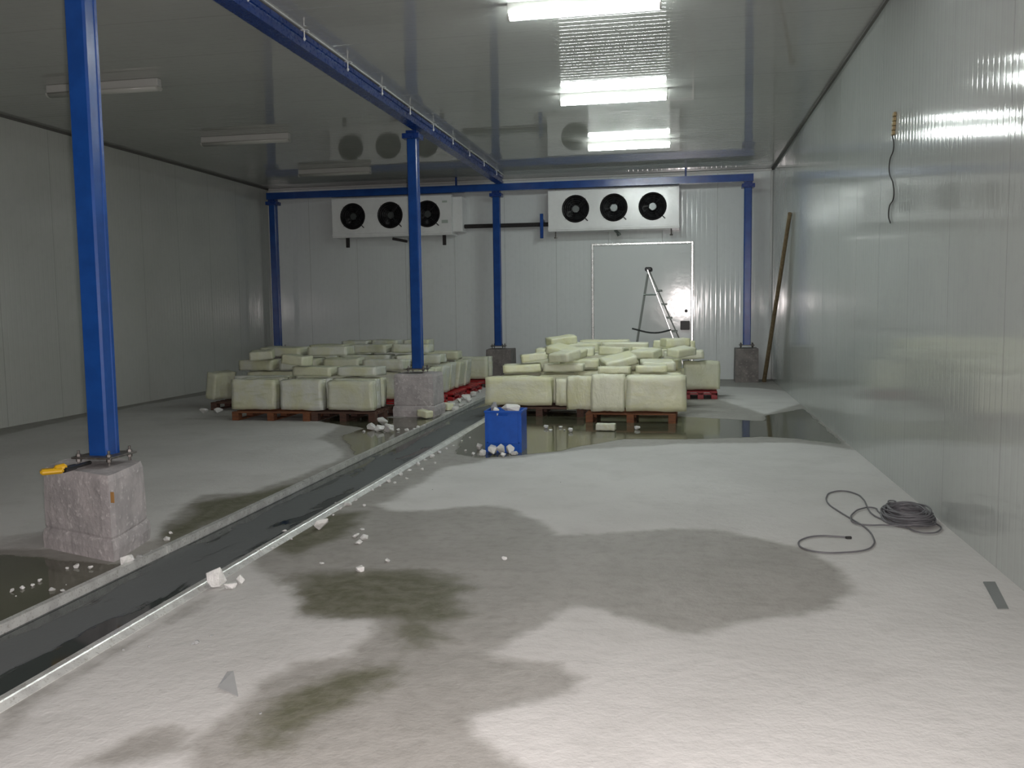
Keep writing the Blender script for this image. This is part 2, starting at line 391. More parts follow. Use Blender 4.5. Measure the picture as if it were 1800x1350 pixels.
# ------------------------------------------------------------------ columns, plinths, beams
def column(name_label, x, y, zb, zt, wd=.15, plate=.30, rz=0):
    t = thing('steel_column', name_label, 'column', (x, y, zb), rz, 'blue steel columns')
    a = wd/2; c = .014; g = .006
    prof = [(-a+c, -a), (a-c, -a), (a, -a+c), (a, -.035), (a-g, -.028), (a-g, .028), (a, .035), (a, a-c), (a-c, a), (-a+c, a), (-a, a-c), (-a, .035), (-a+g, .028), (-a+g, -.028), (-a, -.035), (-a, -a+c)]
    h = zt-zb
    MB().prism([(p, q, 0) for p, q in prof], (0, 0, .012), (0, 0, h-.12)).build('shaft', M['blue'], t)
    MB().box(-plate/2, plate/2, -plate/2, plate/2, 0, .014, .003).build('base_plate', M['steel'], t)
    MB().box(-wd*.85, wd*.85, -wd*.85, wd*.85, h-.12, h-.045, .004).box(-wd*.55, wd*.55, -wd*.55, wd*.55, h-.045, h, .002).build('cap_plate', M['blue_dark'], t)
    for sx in (-1, 1):
        for sy_ in (-1, 1):
            px_, py_ = sx*(plate/2-.035), sy_*(plate/2-.035)
            MB().tube((px_, py_, -.048), (px_, py_, .055), .009, 8).tube((px_, py_, .014), (px_, py_, .03), .018, 6).tube((px_, py_, -.022), (px_, py_, 0), .018, 6).build('anchor_bolt', M['steel'], t)
    return t
def plinth(label, corners, h, m, skirt=.14, seed=1, groove=True):
    """irregular cast concrete block on four floor corners (world xy, anticlockwise)"""
    bm = bmesh.new(); rnd = random.Random(seed); cx = sum(c[0] for c in corners)/4; cy_ = sum(c[1] for c in corners)/4
    prof = [(0, 1.03), (skirt*.55, 1.05), (skirt*.92, 1.02), (skirt, .965), (skirt*1.12, .985), (h*.6, .975), (h*.93, .955), (h, .92)]
    if not groove: prof = [(0, 1.0), (h*.3, 1.0), (h*.7, .99), (h*.97, .98), (h, .955)]
    K = 8; rings = []
    for z, s in prof:
        row = []
        for i in range(4):
            a, b = V(corners[i]), V(corners[(i+1) % 4])
            for k in range(K):
                p = a.lerp(b, k/K)
                if groove and k == 0: p = p.lerp(V((cx, cy_)), .03)
                n_ = noise.noise(V((p.x*6, p.y*6, z*6+seed)))*.012
                q = V((cx+(p.x-cx)*(s+n_), cy_+(p.y-cy_)*(s+n_)))
                row.append(bm.verts.new((q.x-cx, q.y-cy_, z+(noise.noise(V((p.x*4, p.y*4, 9)))*.01 if z > 0 else 0))))
        rings.append(row)
    n = len(rings[0])
    for r_ in range(len(rings)-1):
        for i in range(n): bm.faces.new((rings[r_][i], rings[r_][(i+1) % n], rings[r_+1][(i+1) % n], rings[r_+1][i]))
    bm.faces.new(rings[-1]); bm.faces.new(rings[0][::-1])
    bmesh.ops.recalc_face_normals(bm, faces=bm.faces)
    x = MB(); x.bm.free(); x.bm = bm
    o = x.build('column_plinth', m, loc=(cx, cy_, 0)); o.data.polygons.foreach_set('use_smooth', [False]*len(o.data.polygons))
    return tag(o, label, 'plinth')
CX = -3.86
pa, pb, pc = fl(78, 962).xy, fl(200, 988).xy, fl(264, 946).xy; pd = pa+(pc-pb)
P1 = plinth('frosted concrete plinth under the nearest blue column at left', [tuple(pa), tuple(pb), tuple(pc), tuple(pd)], .555, M['plinth'], seed=1)
MB().box(-.012, .012, -.003, .003, 0, .07, .001).build('paint_mark', M['paintmark'], P1, loc=tuple(list((pb.lerp(pc, .05)-(pa+pc)/2))+[.38]))['label'] = 'ochre paint smear'
column('nearest blue steel column, tall in the left foreground', CX-.06, 5.48, .61, 4.19)
plinth('frosted concrete plinth between the drain and the left ice stack', [(-4.19, 12.58), (-3.56, 12.58), (-3.56, 13.2), (-4.19, 13.2)], .63, M['plinth'], skirt=.16, seed=5)
column('blue steel column rising in front of the left cooler', CX-.03, 12.9, .685, 4.19)
plinth('dark concrete plinth behind the ice, below the middle rear column', [(-4.1, 18.6), (-3.55, 18.6), (-3.55, 19.2), (-4.1, 19.2)], .70, M['plinth_dark'], seed=8, groove=False)
column('blue steel column at the far wall between the two coolers', CX-.02, 18.9, .755, 4.05)
plinth('grey brown concrete plinth near the far right corner', [(1.08, 18.62), (1.54, 18.62), (1.54, 19.15), (1.08, 19.15)], .69, M['plinth_dark'], seed=11, groove=False)
column('blue steel column at the far right corner beside the pole', 1.32, 18.9, .745, 4.05)
plinth('concrete plinth in the far left corner hidden by ice', [(-9.22, 18.65), (-8.75, 18.65), (-8.75, 19.15), (-9.22, 19.15)], .70, M['plinth_dark'], seed=14, groove=False)
column('dark blue steel column in the far left corner', -8.98, 18.9, .755, 4.05)

# long beam under the ceiling with its hook bolts
bm_ = thing('ceiling_beam', 'long dark blue beam under the ceiling above the drain', 'beam', (CX+.08, YF, 4.19), 0, None)
bx0, bx1, bz0, bz1 = CX-.0, CX+.16, 4.19, 4.345
prof = [(bx0, 0, bz0), (bx1, 0, bz0), (bx1, 0, bz0+.05), (bx1-.02, 0, bz0+.055), (bx1-.02, 0, bz1-.055), (bx1, 0, bz1-.05), (bx1, 0, bz1), (bx0, 0, bz1), (bx0, 0, bz1-.05), (bx0+.02, 0, bz1-.055), (bx0+.02, 0, bz0+.055), (bx0, 0, bz0+.05)]
rel(MB().prism(prof, (0, YF, 0), (0, 18.78, 0)).build('beam_body', M['blue_dark']), bm_)
rel(MB().box(bx1, bx1+.018, YF, 18.78, H-.014, H-.001).build('edge_strip', M['clip']), bm_)
for k in range(19):
    yy = -3.2+1.18*k
    if yy > 18.4: break
    mb = MB(); xx = bx1+.012
    mb.tube((xx, yy, bz0+.07), (xx, yy, H-.002), .007, 8); mb.tube((xx, yy, bz0+.08), (xx, yy, bz0+.1), .014, 6)
    mb.box(xx-.03, xx+.045, yy-.03, yy+.03, H-.02, H-.012, .002)
    o = rel(mb.build('hook_bolt', M['clip']), bm_)
cb = thing('cross_beam', 'blue beam spanning the rear columns just above the coolers', 'beam', (-3.8, 18.9, 4.05))
prof = [(0, 18.82, 4.055), (0, 18.98, 4.055), (0, 18.98, 4.20), (0, 18.82, 4.20)]
rel(MB().prism(prof, (-9.1, 0, 0), (1.42, 0, 0)).build('beam_body', M['blue']), cb)
for xx in (-4.75, .08):
    rel(MB().box(xx-.02, xx+.02, 18.86, 18.9, 4.2, H-.002, .002).build('hanger', M['blue_dark']), cb)

# ------------------------------------------------------------------ lamps
def lamp(x0, x1, y, on, label, sag=0):
    L = x1-x0; t = thing('ceiling_lamp', label, 'lamp', ((x0+x1)/2, y, H-.001), 0, 'lit fluorescent ceiling lamps' if on else 'unlit fluorescent ceiling lamps')
    MB().box(-L/2, L/2, -.045, .045, -.095, -.0, .006).build('housing', M['lamp_body'], t)
    pts = []
    for k in range(9):
        a = PI+PI*k/8; pts.append((0, .058*math.cos(a), -.096+.05*math.sin(a)))
    MB().prism(pts, (-L/2+.02, 0, 0), (L/2-.02, 0, 0)).build('diffuser', M['lamp_on' if on else 'lamp_off'], t, True)
    for s in (-1, 1):
        MB().prism([(0, p[1]*1.06, p[2]*1.02) for p in pts], (s*(L/2-.02), 0, 0), (s*(L/2), 0, 0)).build('end_cap', M['lamp_off'], t)
    return t
for y, lab in ((15.5, 'farthest lit fluorescent lamp, nearest the right cooler'), (11.95, 'middle lit fluorescent lamp on the right side ceiling'),
               (8.35, 'nearest lit fluorescent lamp at the top edge of the photo')):
    lamp(-1.58, -.18, y, True, lab)
for y, lab in ((17.0, 'farthest unlit ceiling lamp, above the left cooler'), (13.45, 'middle unlit ceiling lamp over the left side'),
               (9.98, 'nearest unlit ceiling lamp, partly hidden by the nearest column')):
    lamp(-7.5+(17-y)*-.02, -6.0+(17-y)*-.02, y, False, lab)

# ------------------------------------------------------------------ coolers
def cooler(x, label, drain):
    t = thing('unit_cooler', label, 'cooler', (x, 18.92, 3.22), 0)
    W_, Hh, Dp = 2.72, .80, .50
    # casing front with three real openings: ring plates
    fx = [-.88, -.02, .82] if drain == 'L' else [-.78, .02, .82]; R_ = .275; zc = .41
    t_ = bmesh.new()
    xs = [-W_/2, (fx[0]+fx[1])/2, (fx[1]+fx[2])/2, fx[2]+.41, W_/2]
    for i in range(3):
        x0, x1 = xs[i], xs[i+1]; n = 48; inner, outer = [], []
        for k in range(n):
            a = 2*PI*k/n; ca, sa = math.cos(a), math.sin(a)
            inner.append(t_.verts.new((fx[i]+R_*ca, 0, zc+R_*sa)))
            tx = ((x1-fx[i]) if ca > 0 else (fx[i]-x0))/max(abs(ca), 1e-6); tz = ((Hh-zc) if sa > 0 else zc)/max(abs(sa), 1e-6); q = min(tx, tz)
            outer.append(t_.verts.new((fx[i]+q*ca, 0, zc+q*sa)))
        for k in range(n): t_.faces.new((inner[k], inner[(k+1) % n], outer[(k+1) % n], outer[k]))
        for cxn, czn in ((x0, 0), (x1, 0), (x1, Hh), (x0, Hh)):   # fill the corners
            cv = V((cxn, 0, czn)); best = sorted(range(n), key=lambda k: (outer[k].co-cv).length)[:2]
            if min((outer[k].co-cv).length for k in best) > 1e-4:
                t_.faces.new((outer[best[0]], outer[best[1]], t_.verts.new(cv)))
    f4 = [t_.verts.new(q) for q in ((xs[3], 0, 0), (xs[4], 0, 0), (xs[4], 0, Hh), (xs[3], 0, Hh))]; t_.faces.new(f4)
    bmesh.ops.recalc_face_normals(t_, faces=t_.faces)
    mb = MB(); mb.merge(t_)
    mb.box(-W_/2, W_/2, .004, Dp, Hh-.015, Hh); mb.box(-W_/2, -W_/2+.012, .004, Dp, 0, Hh-.015); mb.box(W_/2-.012, W_/2, .004, Dp, 0, Hh-.015)
    mb.box(-W_/2-.01, W_/2+.01, -.02, -.002, -.02, .03, .006); mb.box(-W_/2, W_/2, -.012, -.001, Hh-.02, Hh, .004)
    mb.build('casing', M['white'], t)
    MB().box(-W_/2+.02, W_/2-.02, .30, .34, .01, Hh-.02).build('coil_block', M['dark'], t)
    MB().box(-W_/2-.005, W_/2+.005, .0, Dp, -.05, -.0, .008).build('drip_tray', M['white'], t)
    if drain == 'L': MB().box(W_/2, W_/2+.22, .1, Dp-.02, .02, Hh-.03, .01).build('connection_cover', M['white'], t)
    for i, x_ in enumerate(fx):
        ft = MB()
        t2 = bmesh.new(); n = 40; A = [t2.verts.new((R_*math.cos(2*PI*k/n), 0, R_*math.sin(2*PI*k/n))) for k in range(n)]; B = [t2.verts.new((R_*.96*math.cos(2*PI*k/n), .16, R_*.96*math.sin(2*PI*k/n))) for k in range(n)]
        for k in range(n): t2.faces.new((A[k], A[(k+1) % n], B[(k+1) % n], B[k]))
        ft.merge(t2); ft.torus((0, -.006, 0), R_+.004, .010)
        f = ft.build('fan', M['dark'], t, True, loc=(x_, 0, zc)); f.name = 'fan'
        bl = MB()
        for k in range(5):
            a0 = 2*PI*k/5+i*.4; t3 = bmesh.new(); g = []
            for j in range(5):
                rr = .07+(.24-.07)*j/4; sw = .34+.25*j/4
                g.append([t3.verts.new((rr*math.cos(a0+sw*q), .07+.05*q, rr*math.sin(a0+sw*q))) for q in (-1, 0, 1)])
            for j in range(4):
                for q in range(2): t3.faces.new((g[j][q], g[j][q+1], g[j+1][q+1], g[j+1][q]))
            bmesh.ops.solidify(t3, geom=t3.faces[:], thickness=.004); bl.merge(t3)
        bl.build('blade_wheel', M['fan'], f, True)
        MB().tube((0, .04, 0), (0, .15, 0), .075, 20).tube((0, .025, 0), (0, .045, 0), .05, 20).build('motor_hub', M['hub'], f)
        gm = MB()
        for rr in (.085, .13, .175, .22, .26): gm.torus((0, -.012, 0), rr, .0028, n=36, k=5)
        for k in range(4):
            a = PI/4+k*PI/2; gm.tube((.07*math.cos(a), -.012, .07*math.sin(a)), ((R_+.03)*math.cos(a), -.010, (R_+.03)*math.sin(a)), .004, 6)
        gm.build('wire_guard', M['grille'], f)
        gc = MB(); a = -PI/4; gc.tube(((R_+.01)*math.cos(a), -.015, (R_+.01)*math.sin(a)), ((R_+.09)*math.cos(a), -.02, (R_+.09)*math.sin(a)), .011, 8)
        gc.build('cable_gland', M['grille'], f)
    if drain == 'L':
        MB().box(1.16, 1.27, -.004, .0, .64, .68).build('sticker', M['sticker'], t); MB().box(1.14, 1.28, -.004, 0, .2, .27).build('sticker', M['sticker'], t)
        MB().bar((.02, -.0, -.10), (.36, .0, -.17), .05, .06, bev=.012).build('drain_outlet', M['blackpipe'], t)
        for xb in (-1.06, 1.16): MB().box(xb-.035, xb+.035, .1, .16, -.26, -.04, .004).build('bracket', M['blackpipe'], t)
    else:
        MB().tube((.04, .1, -.05), (.11, .06, -.12), .03, 10).tube((.11, .06, -.12), (.13, .06, -.17), .045, 10).build('drain_outlet', M['ladder_dark'], t)
        for xb in (-1.22, 1.2): MB().tube((xb, .12, -.17), (xb, .12, -.04), .014, 8).tube((xb, .12, -.19), (xb, .12, -.16), .03, 8).build('bracket', M['steel'], t)
    return t
cooler(-6.24, 'left white unit cooler with three fans, partly behind a column', 'L')
cooler(-1.41, 'right white unit cooler with three fans, above the door', 'R')
pipe = MB(); pipe.tube((-4.66, 19.2, 3.36), (-2.775, 19.2, 3.35), .045, 14)
tag(pipe.build('insulated_pipe', M['blackpipe'], smooth=False), 'black insulated pipe running between the two coolers', 'pipe')
tag(MB().box(-2.975, -2.905, 19.08, 19.12, 3.05, 3.57, .006).box(-2.965, -2.915, 19.12, YB, 3.42, 3.46).build('pipe_bracket', M['blue']), 'short upright blue bracket on the pipe beside the right cooler', 'bracket')

# ------------------------------------------------------------------ door
dX0, dX1, dT = -1.86, .20, 2.88
d = MB().box(dX0, dX1, YB-.035, YB-.005, .02, dT, .004).build('door_1', M['door']); struct(d, 'wide flush cold room door in the far wall', 'door')
f = MB().box(dX0-.05, dX0+.0, YB-.06, YB, 0, dT+.05, .008).box(dX1, dX1+.05, YB-.06, YB, 0, dT+.05, .008).box(dX0, dX1, YB-.06, YB, dT, dT+.05, .008).build('door_frame', M['alu'], d)
MB().box(-.02, .175, YB-.12, YB-.035, 1.06, 1.25, .01).build('door_lock', M['black'], d)
MB().tube((.10, YB-.035, 1.46), (.10, YB-.09, 1.46), .035, 12).build('door_knob', M['black'], d)

# ------------------------------------------------------------------ ladder (side-on in front of the door)
LY = 17.9
def lp(px, py, dy=0.): return at(px, py, LY+dy)
top = lp(1138, 474); rf = lp(1191, 640); rf.z = 0; q = lp(1190, 612)
slope = (q.x-top.x)/(top.z-q.z); rf = V((top.x+slope*top.z, LY, 0)); q2 = lp(1117, 612); s2 = (q2.x-top.x)/(top.z-q2.z); lf = V((top.x+s2*top.z, LY, 0))
lad = thing('step_ladder', 'folding aluminium step ladder standing open before the door', 'ladder', (top.x, LY, 0))
rel(MB().bar(top+V((0, 0, .0)), rf, .028, .065, (0, 1, 0), .004).build('front_rail', M['alu']), lad)
rel(MB().bar(top+V((.02, .42, 0)), rf+V((.16, .50, 0)), .024, .05, (0, 1, 0), .004).build('front_rail', M['ladder_dark']), lad)
for dy in (0., .46): rel(MB().bar(top+V((0, dy+.02, -.08)), lf+V((0, dy+.04*(dy > 0), 0)), .024, .045, (0, 1, 0), .004).build('rear_leg', M['ladder_dark']), lad)
rel(MB().box(top.x-.05, top.x+.09, LY-.02, LY+.44, top.z-.03, top.z+.05, .02).build('top_cap', M['black']), lad)
for k in range(7):
    z = .26+k*.27; xx = top.x+slope*(top.z-z)
    rel(MB().box(xx-.01, xx+.13, LY+.03, LY+.45, z-.02, z+.015, .004).build('step', M['ladder_dark']), lad)
z1 = lp(1120, 580).z; xa = top.x+s2*(top.z-z1); xb = top.x+slope*(top.z-z1)
mb = MB(); pts = [V((xa-.12, LY-.03, z1+.03))]+[V((xa+(xb+.02-xa)*k/8, LY-.035, z1-.06*math.sin(PI*k/8))) for k in range(9)]
for a, b in zip(pts[:-1], pts[1:]): mb.tube(a, b, .016, 8)
rel(mb.build('strap', M['rope']), lad)
z2 = lp(1138, 518).z
rel(MB().tube((top.x+s2*(top.z-z2), LY-.02, z2), (top.x+slope*(top.z-z2), LY-.02, z2), .016, 8).build('spreader', M['ladder_dark']), lad)

# ------------------------------------------------------------------ pole, wall terminal, cable coil, flat strip
pt = V((XR-.035, 16.1, 3.13)); pbm = V((1.66, 18.75, .02))
tag(MB().tube(pbm, pt, .042, 12, .034).build('wooden_pole', M['pole'], smooth=False), 'long wooden pole leaning in the far right corner', 'pole')

def curve(name, pts, r, m, res=8, cyc=False):
    c = D.curves.new(name, 'CURVE'); c.dimensions = '3D'; c.bevel_depth = r; c.bevel_resolution = 2; c.resolution_u = res
    s = c.splines.new('BEZIER'); s.bezier_points.add(len(pts)-1)
    for i, p in enumerate(pts):
        b = s.bezier_points[i]; b.co = p; b.handle_left_type = b.handle_right_type = 'AUTO'
    c.materials.append(m); o = D.objects.new(name, c); COL.objects.link(o)
    dg = bpy.context.evaluated_depsgraph_get(); me = D.meshes.new_from_object(o.evaluated_get(dg)); me.name = name
    D.objects.remove(o); o = D.objects.new(name, me); COL.objects.link(o)
    return o
tb = thing('cable_terminal', 'terminal strip with hanging black wire on the right wall', 'terminal', (XR, 8.69, 3.2))
a_, b_ = wx(1571, 197, XR-.02), wx(1568, 238, XR-.02)
mb = MB()
for k in range(5):
    p = a_.lerp(b_, (k+.5)/5); mb.box(p.x-.005, p.x+.02, p.y-.03, p.y+.03, p.z-.017, p.z+.017, .004)
rel(mb.build('connector_strip', M['terminal']), tb)
wp = [wx(x, y, XR-.012) for x, y in [(1568,236),(1571,258),(1564,283),(1563,300),(1570,325),(1571,345),(1563,365),(1562,380),(1565,392)]]
rel(curve('wire', wp, .006, M['wire']), tb)

coil = thing('cable_coil', 'grey cable coil with loose loops on the floor by the right wall', 'cable', (1.62, 6.85, 0))
rr = random.Random(5); pts = []
for k in range(15*10):
    a = 2*PI*k/10; lay = k/150
    R_ = .135+.022*math.sin(k*.37)+rr.uniform(-.008, .008)
    pts.append(V((1.635+R_*1.0*math.cos(a), 6.88+R_*1.55*math.sin(a), .012+.075*lay+.012*math.sin(a*2+k*.1))))
rel(curve('wound_cable', pts, .0065, M['cable'], 4), coil)
pts = []
for k in range(9*10):
    a = 2*PI*k/10+1; R_ = .155+.02*math.sin(k*.53)+rr.uniform(-.008, .008)
    pts.append(V((1.63+R_*math.cos(a), 6.84+R_*1.5*math.sin(a), .012+.055*(k/90)+.01*math.sin(a*3))))
rel(curve('wound_cable', pts, .0065, M['cable'], 4), coil)
lp_ = [(1495,945),(1470,943),(1440,942),(1413,947),(1404,957),(1418,966),(1445,971),(1485,971),(1520,967),(1535,958),(1535,945),(1522,928),(1500,914),(1475,899),(1456,885),(1453,873),(1463,865),(1482,863),(1502,867),(1517,877),(1524,890),(1535,905),(1556,915),(1580,925)]
rel(curve('loose_cable', [V((*fl(x, y, .009).xy, .009)) for x, y in lp_], .006, M['cable']), coil)
lp2 = [(1590,918),(1560,910),(1545,900),(1532,892),(1515,894),(1500,902),(1496,910),(1505,920),(1525,923),(1555,923),(1590,926),(1610,934),(1632,937),(1652,932),(1648,922),(1625,915)]
rel(curve('loose_cable', [V((*fl(x, y, .012).xy, .012)) for x, y in lp2], .006, M['cable']), coil)
lp3 = [(1560,908), (1558,895), (1562,885), (1568,880), (1576,884), (1579,895), (1580,905)]
rel(curve('loose_cable', [V((*fl(x, y, .014).xy, .014)) for x, y in lp3], .006, M['cable']), coil)
rel(MB().bar(fl(1486, 945, .009), fl(1497, 945, .009), .018, .018, bev=.004).build('plug', M['wire']), coil)

sc_ = [fl(*p_) for p_ in [(1728,1024),(1749,1024),(1773,1071),(1754,1071)]]
bm = bmesh.new(); A = [bm.verts.new((p.x, p.y, .0)) for p in sc_]; B = [bm.verts.new((p.x, p.y, .006)) for p in sc_]
bm.faces.new(A); bm.faces.new(B)
for i in range(4): bm.faces.new((A[i], A[(i+1) % 4], B[(i+1) % 4], B[i]))
bmesh.ops.recalc_face_normals(bm, faces=bm.faces); x = MB(); x.bm.free(); x.bm = bm
tag(x.build('metal_strip', M['strip']), 'short flat grey metal strip on the floor at the right edge', 'strip')

# ------------------------------------------------------------------ hand tool on the near plinth
ht = thing('hand_tool', 'yellow hand tool with a black shaft on the nearest plinth', 'tool', tuple(fl(95, 828, .56)))
a_, b_ = fl(70, 830, .60), fl(112, 826, .60)
rel(MB().bar(a_, b_, .075, .035, bev=.012).bar(a_.lerp(b_, .5)+V((0, .02, .01)), b_+V((0, .03, .02)), .05, .04, bev=.012).build('tool_body', M['yellow']), ht)
rel(MB().tube(b_, fl(158, 813, .585), .013, 10).tube(b_, b_.lerp(fl(158, 813, .585), .4), .02, 10).build('shaft', M['black']), ht)

# ------------------------------------------------------------------ blue crate with ice
cx0, cyf = fl(853, 796).x, 9.56
def crate():
    W_, Dp, Hh = .41, .34, .46
    t = thing('plastic_crate', 'blue plastic crate heaped with ice beside the drain', 'crate', (-1.925, cyf+Dp/2, 0), .0)
    th = .014; mb = MB()
    for (x0, x1, y0, y1) in ((-W_/2, -W_/2+th, -Dp/2, Dp/2), (W_/2-th, W_/2, -Dp/2, Dp/2), (-W_/2+th, W_/2-th, Dp/2-th, Dp/2)):
        mb.box(x0, x1, y0, y1, 0, Hh)
    yf0, yf1 = -Dp/2, -Dp/2+th       # front with a hand hole
    hx, hz0, hz1 = .062, Hh-.058, Hh-.028; hc = -.01
    mb.box(-W_/2+th, W_/2-th, yf0, yf1, 0, hz0); mb.box(-W_/2+th, W_/2-th, yf0, yf1, hz1, Hh)
    mb.box(-W_/2+th, hc-hx, yf0, yf1, hz0, hz1); mb.box(hc+hx, W_/2-th, yf0, yf1, hz0, hz1)
    mb.box(-W_/2+th, W_/2-th, -Dp/2+th, Dp/2-th, .10, .115)
    mb.build('crate_body', M['crate'], t)
    r_ = MB(); r_.box(-W_/2-.008, W_/2+.008, -Dp/2-.008, -Dp/2, Hh-.022, Hh, .003).box(-W_/2-.008, W_/2+.008, Dp/2, Dp/2+.008, Hh-.022, Hh, .003)
    r_.box(-W_/2-.008, -W_/2, -Dp/2, Dp/2, Hh-.022, Hh, .003).box(W_/2, W_/2+.008, -Dp/2, Dp/2, Hh-.022, Hh, .003).build('rim', M['crate'], t)
    g_ = MB()
    for k in (-1, 1):
        g_.box(k*(W_/2-.03)-.008, k*(W_/2-.03)+.008, -Dp/2-.007, -Dp/2, .0, Hh-.022, .002)
    g_.box(-W_/2+.005, W_/2-.005, -Dp/2-.007, -Dp/2, .10, .115, .002); g_.build('rib', M['crate'], t)
    return t
crate()

# ------------------------------------------------------------------ ice meshes
def slab_mesh(seed, L=1., T=1., Hh=1., nx=12, ny=4, nz=7):
    """unit slab (bevelled, slightly melted), real size given later by scale"""
    bm = bmesh.new(); bmesh.ops.create_cube(bm, size=1)
    for v in bm.verts: v.co.x *= .85; v.co.y *= .18; v.co.z *= .46
    for ax, n in ((0, nx), (1, ny), (2, nz)):
        es = [e for e in bm.edges if abs((e.verts[0].co-e.verts[1].co).normalized()[ax]) > .99]
        bmesh.ops.subdivide_edges(bm, edges=es, cuts=n-1, use_grid_fill=True)
    S = V((seed*13.7, seed*3.1, seed*7.7)); hx, hy, hz = .425, .09, .23; R = .016
    for v in bm.verts:
        c = v.co.copy(); q = V((max(-hx+R, min(hx-R, c.x)), max(-hy+R, min(hy-R, c.y)), max(-hz+R, min(hz-R, c.z))))
        dlt = c-q
        if dlt.length > 1e-6: c = q+dlt.normalized()*R
        n1 = noise.noise_vector(c*3.2+S)*.022; n2 = noise.noise_vector(c*11+S)*.007
        v.co = c+V((n1.x*1.3, n1.y*.6, n1.z*.8))+n2
    me = D.meshes.new('ice_block')
    bm.to_mesh(me); bm.free()
    for p in me.polygons: p.use_smooth = True
    return me
def chunk_mesh(seed, npts=14, flat=.7):
    rr = random.Random(seed); bm = bmesh.new()
    for k in range(npts):
        a, z = rr.uniform(0, 2*PI), rr.uniform(-1, 1); s = math.sqrt(1-z*z)*rr.uniform(.75, 1)
        bm.verts.new((s*math.cos(a)*.5, s*math.sin(a)*.5*rr.uniform(.8, 1), z*.5*flat))
    r_ = bmesh.ops.convex_hull(bm, input=bm.verts)
    for v in [v for v in bm.verts if not v.link_faces]: bm.verts.remove(v)
    bmesh.ops.bevel(bm, geom=list(bm.edges), offset=.015, segments=1, affect='EDGES')
    zm = min(v.co.z for v in bm.verts)
    for v in bm.verts: v.co.z -= zm
    me = D.meshes.new('ice_chunk'); bm.to_mesh(me); bm.free()
    return me
SLABS = {k: [] for k in ('ice_yellow', 'ice_white')}
for k in SLABS:
    for s in range(6):
        me = slab_mesh(s+(10 if k == 'ice_white' else 0)); me.materials.append(M[k]); SLABS[k].append(me)
CH = []
for s in range(8):
    me = chunk_mesh(s+20); me.materials.append(M['ice_chunk']); CH.append(me)
CHC = []
for s in range(3):
    me = chunk_mesh(s+50, 12, .6); me.materials.append(M['ice_clear']); CHC.append(me)
CHY = []
for s in range(3):
    me = chunk_mesh(s+70, 12, .8); me.materials.append(M['ice_yellow']); CHY.append(me)

ORD = ['first', 'second', 'third', 'fourth', 'fifth', 'sixth', 'seventh', 'eighth', 'ninth', 'tenth', 'eleventh', 'twelfth']
rs = random.Random(11)
PLACED = []
def obb(loc, R_, hx, hy, hz): return (np.array(loc), np.array([R_[0][:], R_[1][:], R_[2][:]]), np.array([hx, hy, hz]))
def hit(a, b):
    """separating-axis test of two oriented boxes"""
    d = b[0]-a[0]
    if (d@d)**.5 > np.linalg.norm(a[2])+np.linalg.norm(b[2]): return False
    A, B = a[1], b[1]; ax = [A[:, i] for i in range(3)]+[B[:, i] for i in range(3)]
    for i in range(3):
        for k in range(3):
            c = np.cross(A[:, i], B[:, k]); n = np.linalg.norm(c)
            if n > 1e-3: ax.append(c/n)
    for u in ax:
        if abs(d@u) > (np.abs(A.T@u)*a[2]).sum()+(np.abs(B.T@u)*b[2]).sum(): return False
    return True
def slab(x, y, z, kind, L, Hh, T, rz=0, pose='stand', tilt=0, roll=0, label='', group='', settle=True):
    """x,y centre, z lowest allowed underside; a block is raised until it lies on those below"""
    o = D.objects.new('ice_block', rs.choice(SLABS[kind])); COL.objects.link(o)
    o.scale = (L/.85, T/.18, Hh/.46)
    o.rotation_euler = (tilt, roll, rz) if pose == 'stand' else (PI/2+tilt, roll, rz)
    R_ = o.rotation_euler.to_matrix(); e = .009; hx, hy, hz = L/2+e, T/2+e, Hh/2+e
    ext = abs(R_[2][0])*hx+abs(R_[2][1])*hy+abs(R_[2][2])*hz
    zc = z+ext
    if settle and pose != 'stand':
        for _ in range(200):
            me_ = obb((x, y, zc), R_, hx, hy, hz)
            if not any(hit(me_, q) for q in PLACED): break
            zc += .006
    PLACED.append(obb((x, y, zc), R_, hx, hy, hz))
    o.location = (x, y, zc)
    return tag(o, label, 'ice block', group)
def row(side, rowname, kind, layer, x0, x1, y, z, L=.85, Hh=.45, T=.18, pose='stand', jit=1., gap=.012, skip=(), rzj=.03):
    n = max(1, round((x1-x0)/L)); Lr = (x1-x0)/n; k = 0
    for i in range(n):
        st = pose == 'stand'
        rzr = rs.uniform(-rzj, rzj)*jit*(.6 if st else 1.6); yy = y+rs.uniform(-.012, .012)*jit; hh = Hh*rs.uniform(.93, 1.0); tt = rs.uniform(-.02, .02)*jit*(1 if st else .8)
        rl = rs.uniform(-.01, .01)*jit; Lk = Lr*rs.uniform(.9, 1.)-gap-abs(rzr)*.2-.012*(jit if not st else 1)
        if i in skip: continue
        lab = f"ice block {'on edge' if st else 'lying flat'}, {ORD[k]} from the left, {rowname}, {side} stack"
        k += 1
        slab(x0+Lr*(i+.5), yy, z if st else z-.06, kind, Lk, hh, T, rzr, pose, tt, rl, lab, f'ice blocks of the {side} stack', settle=not st)

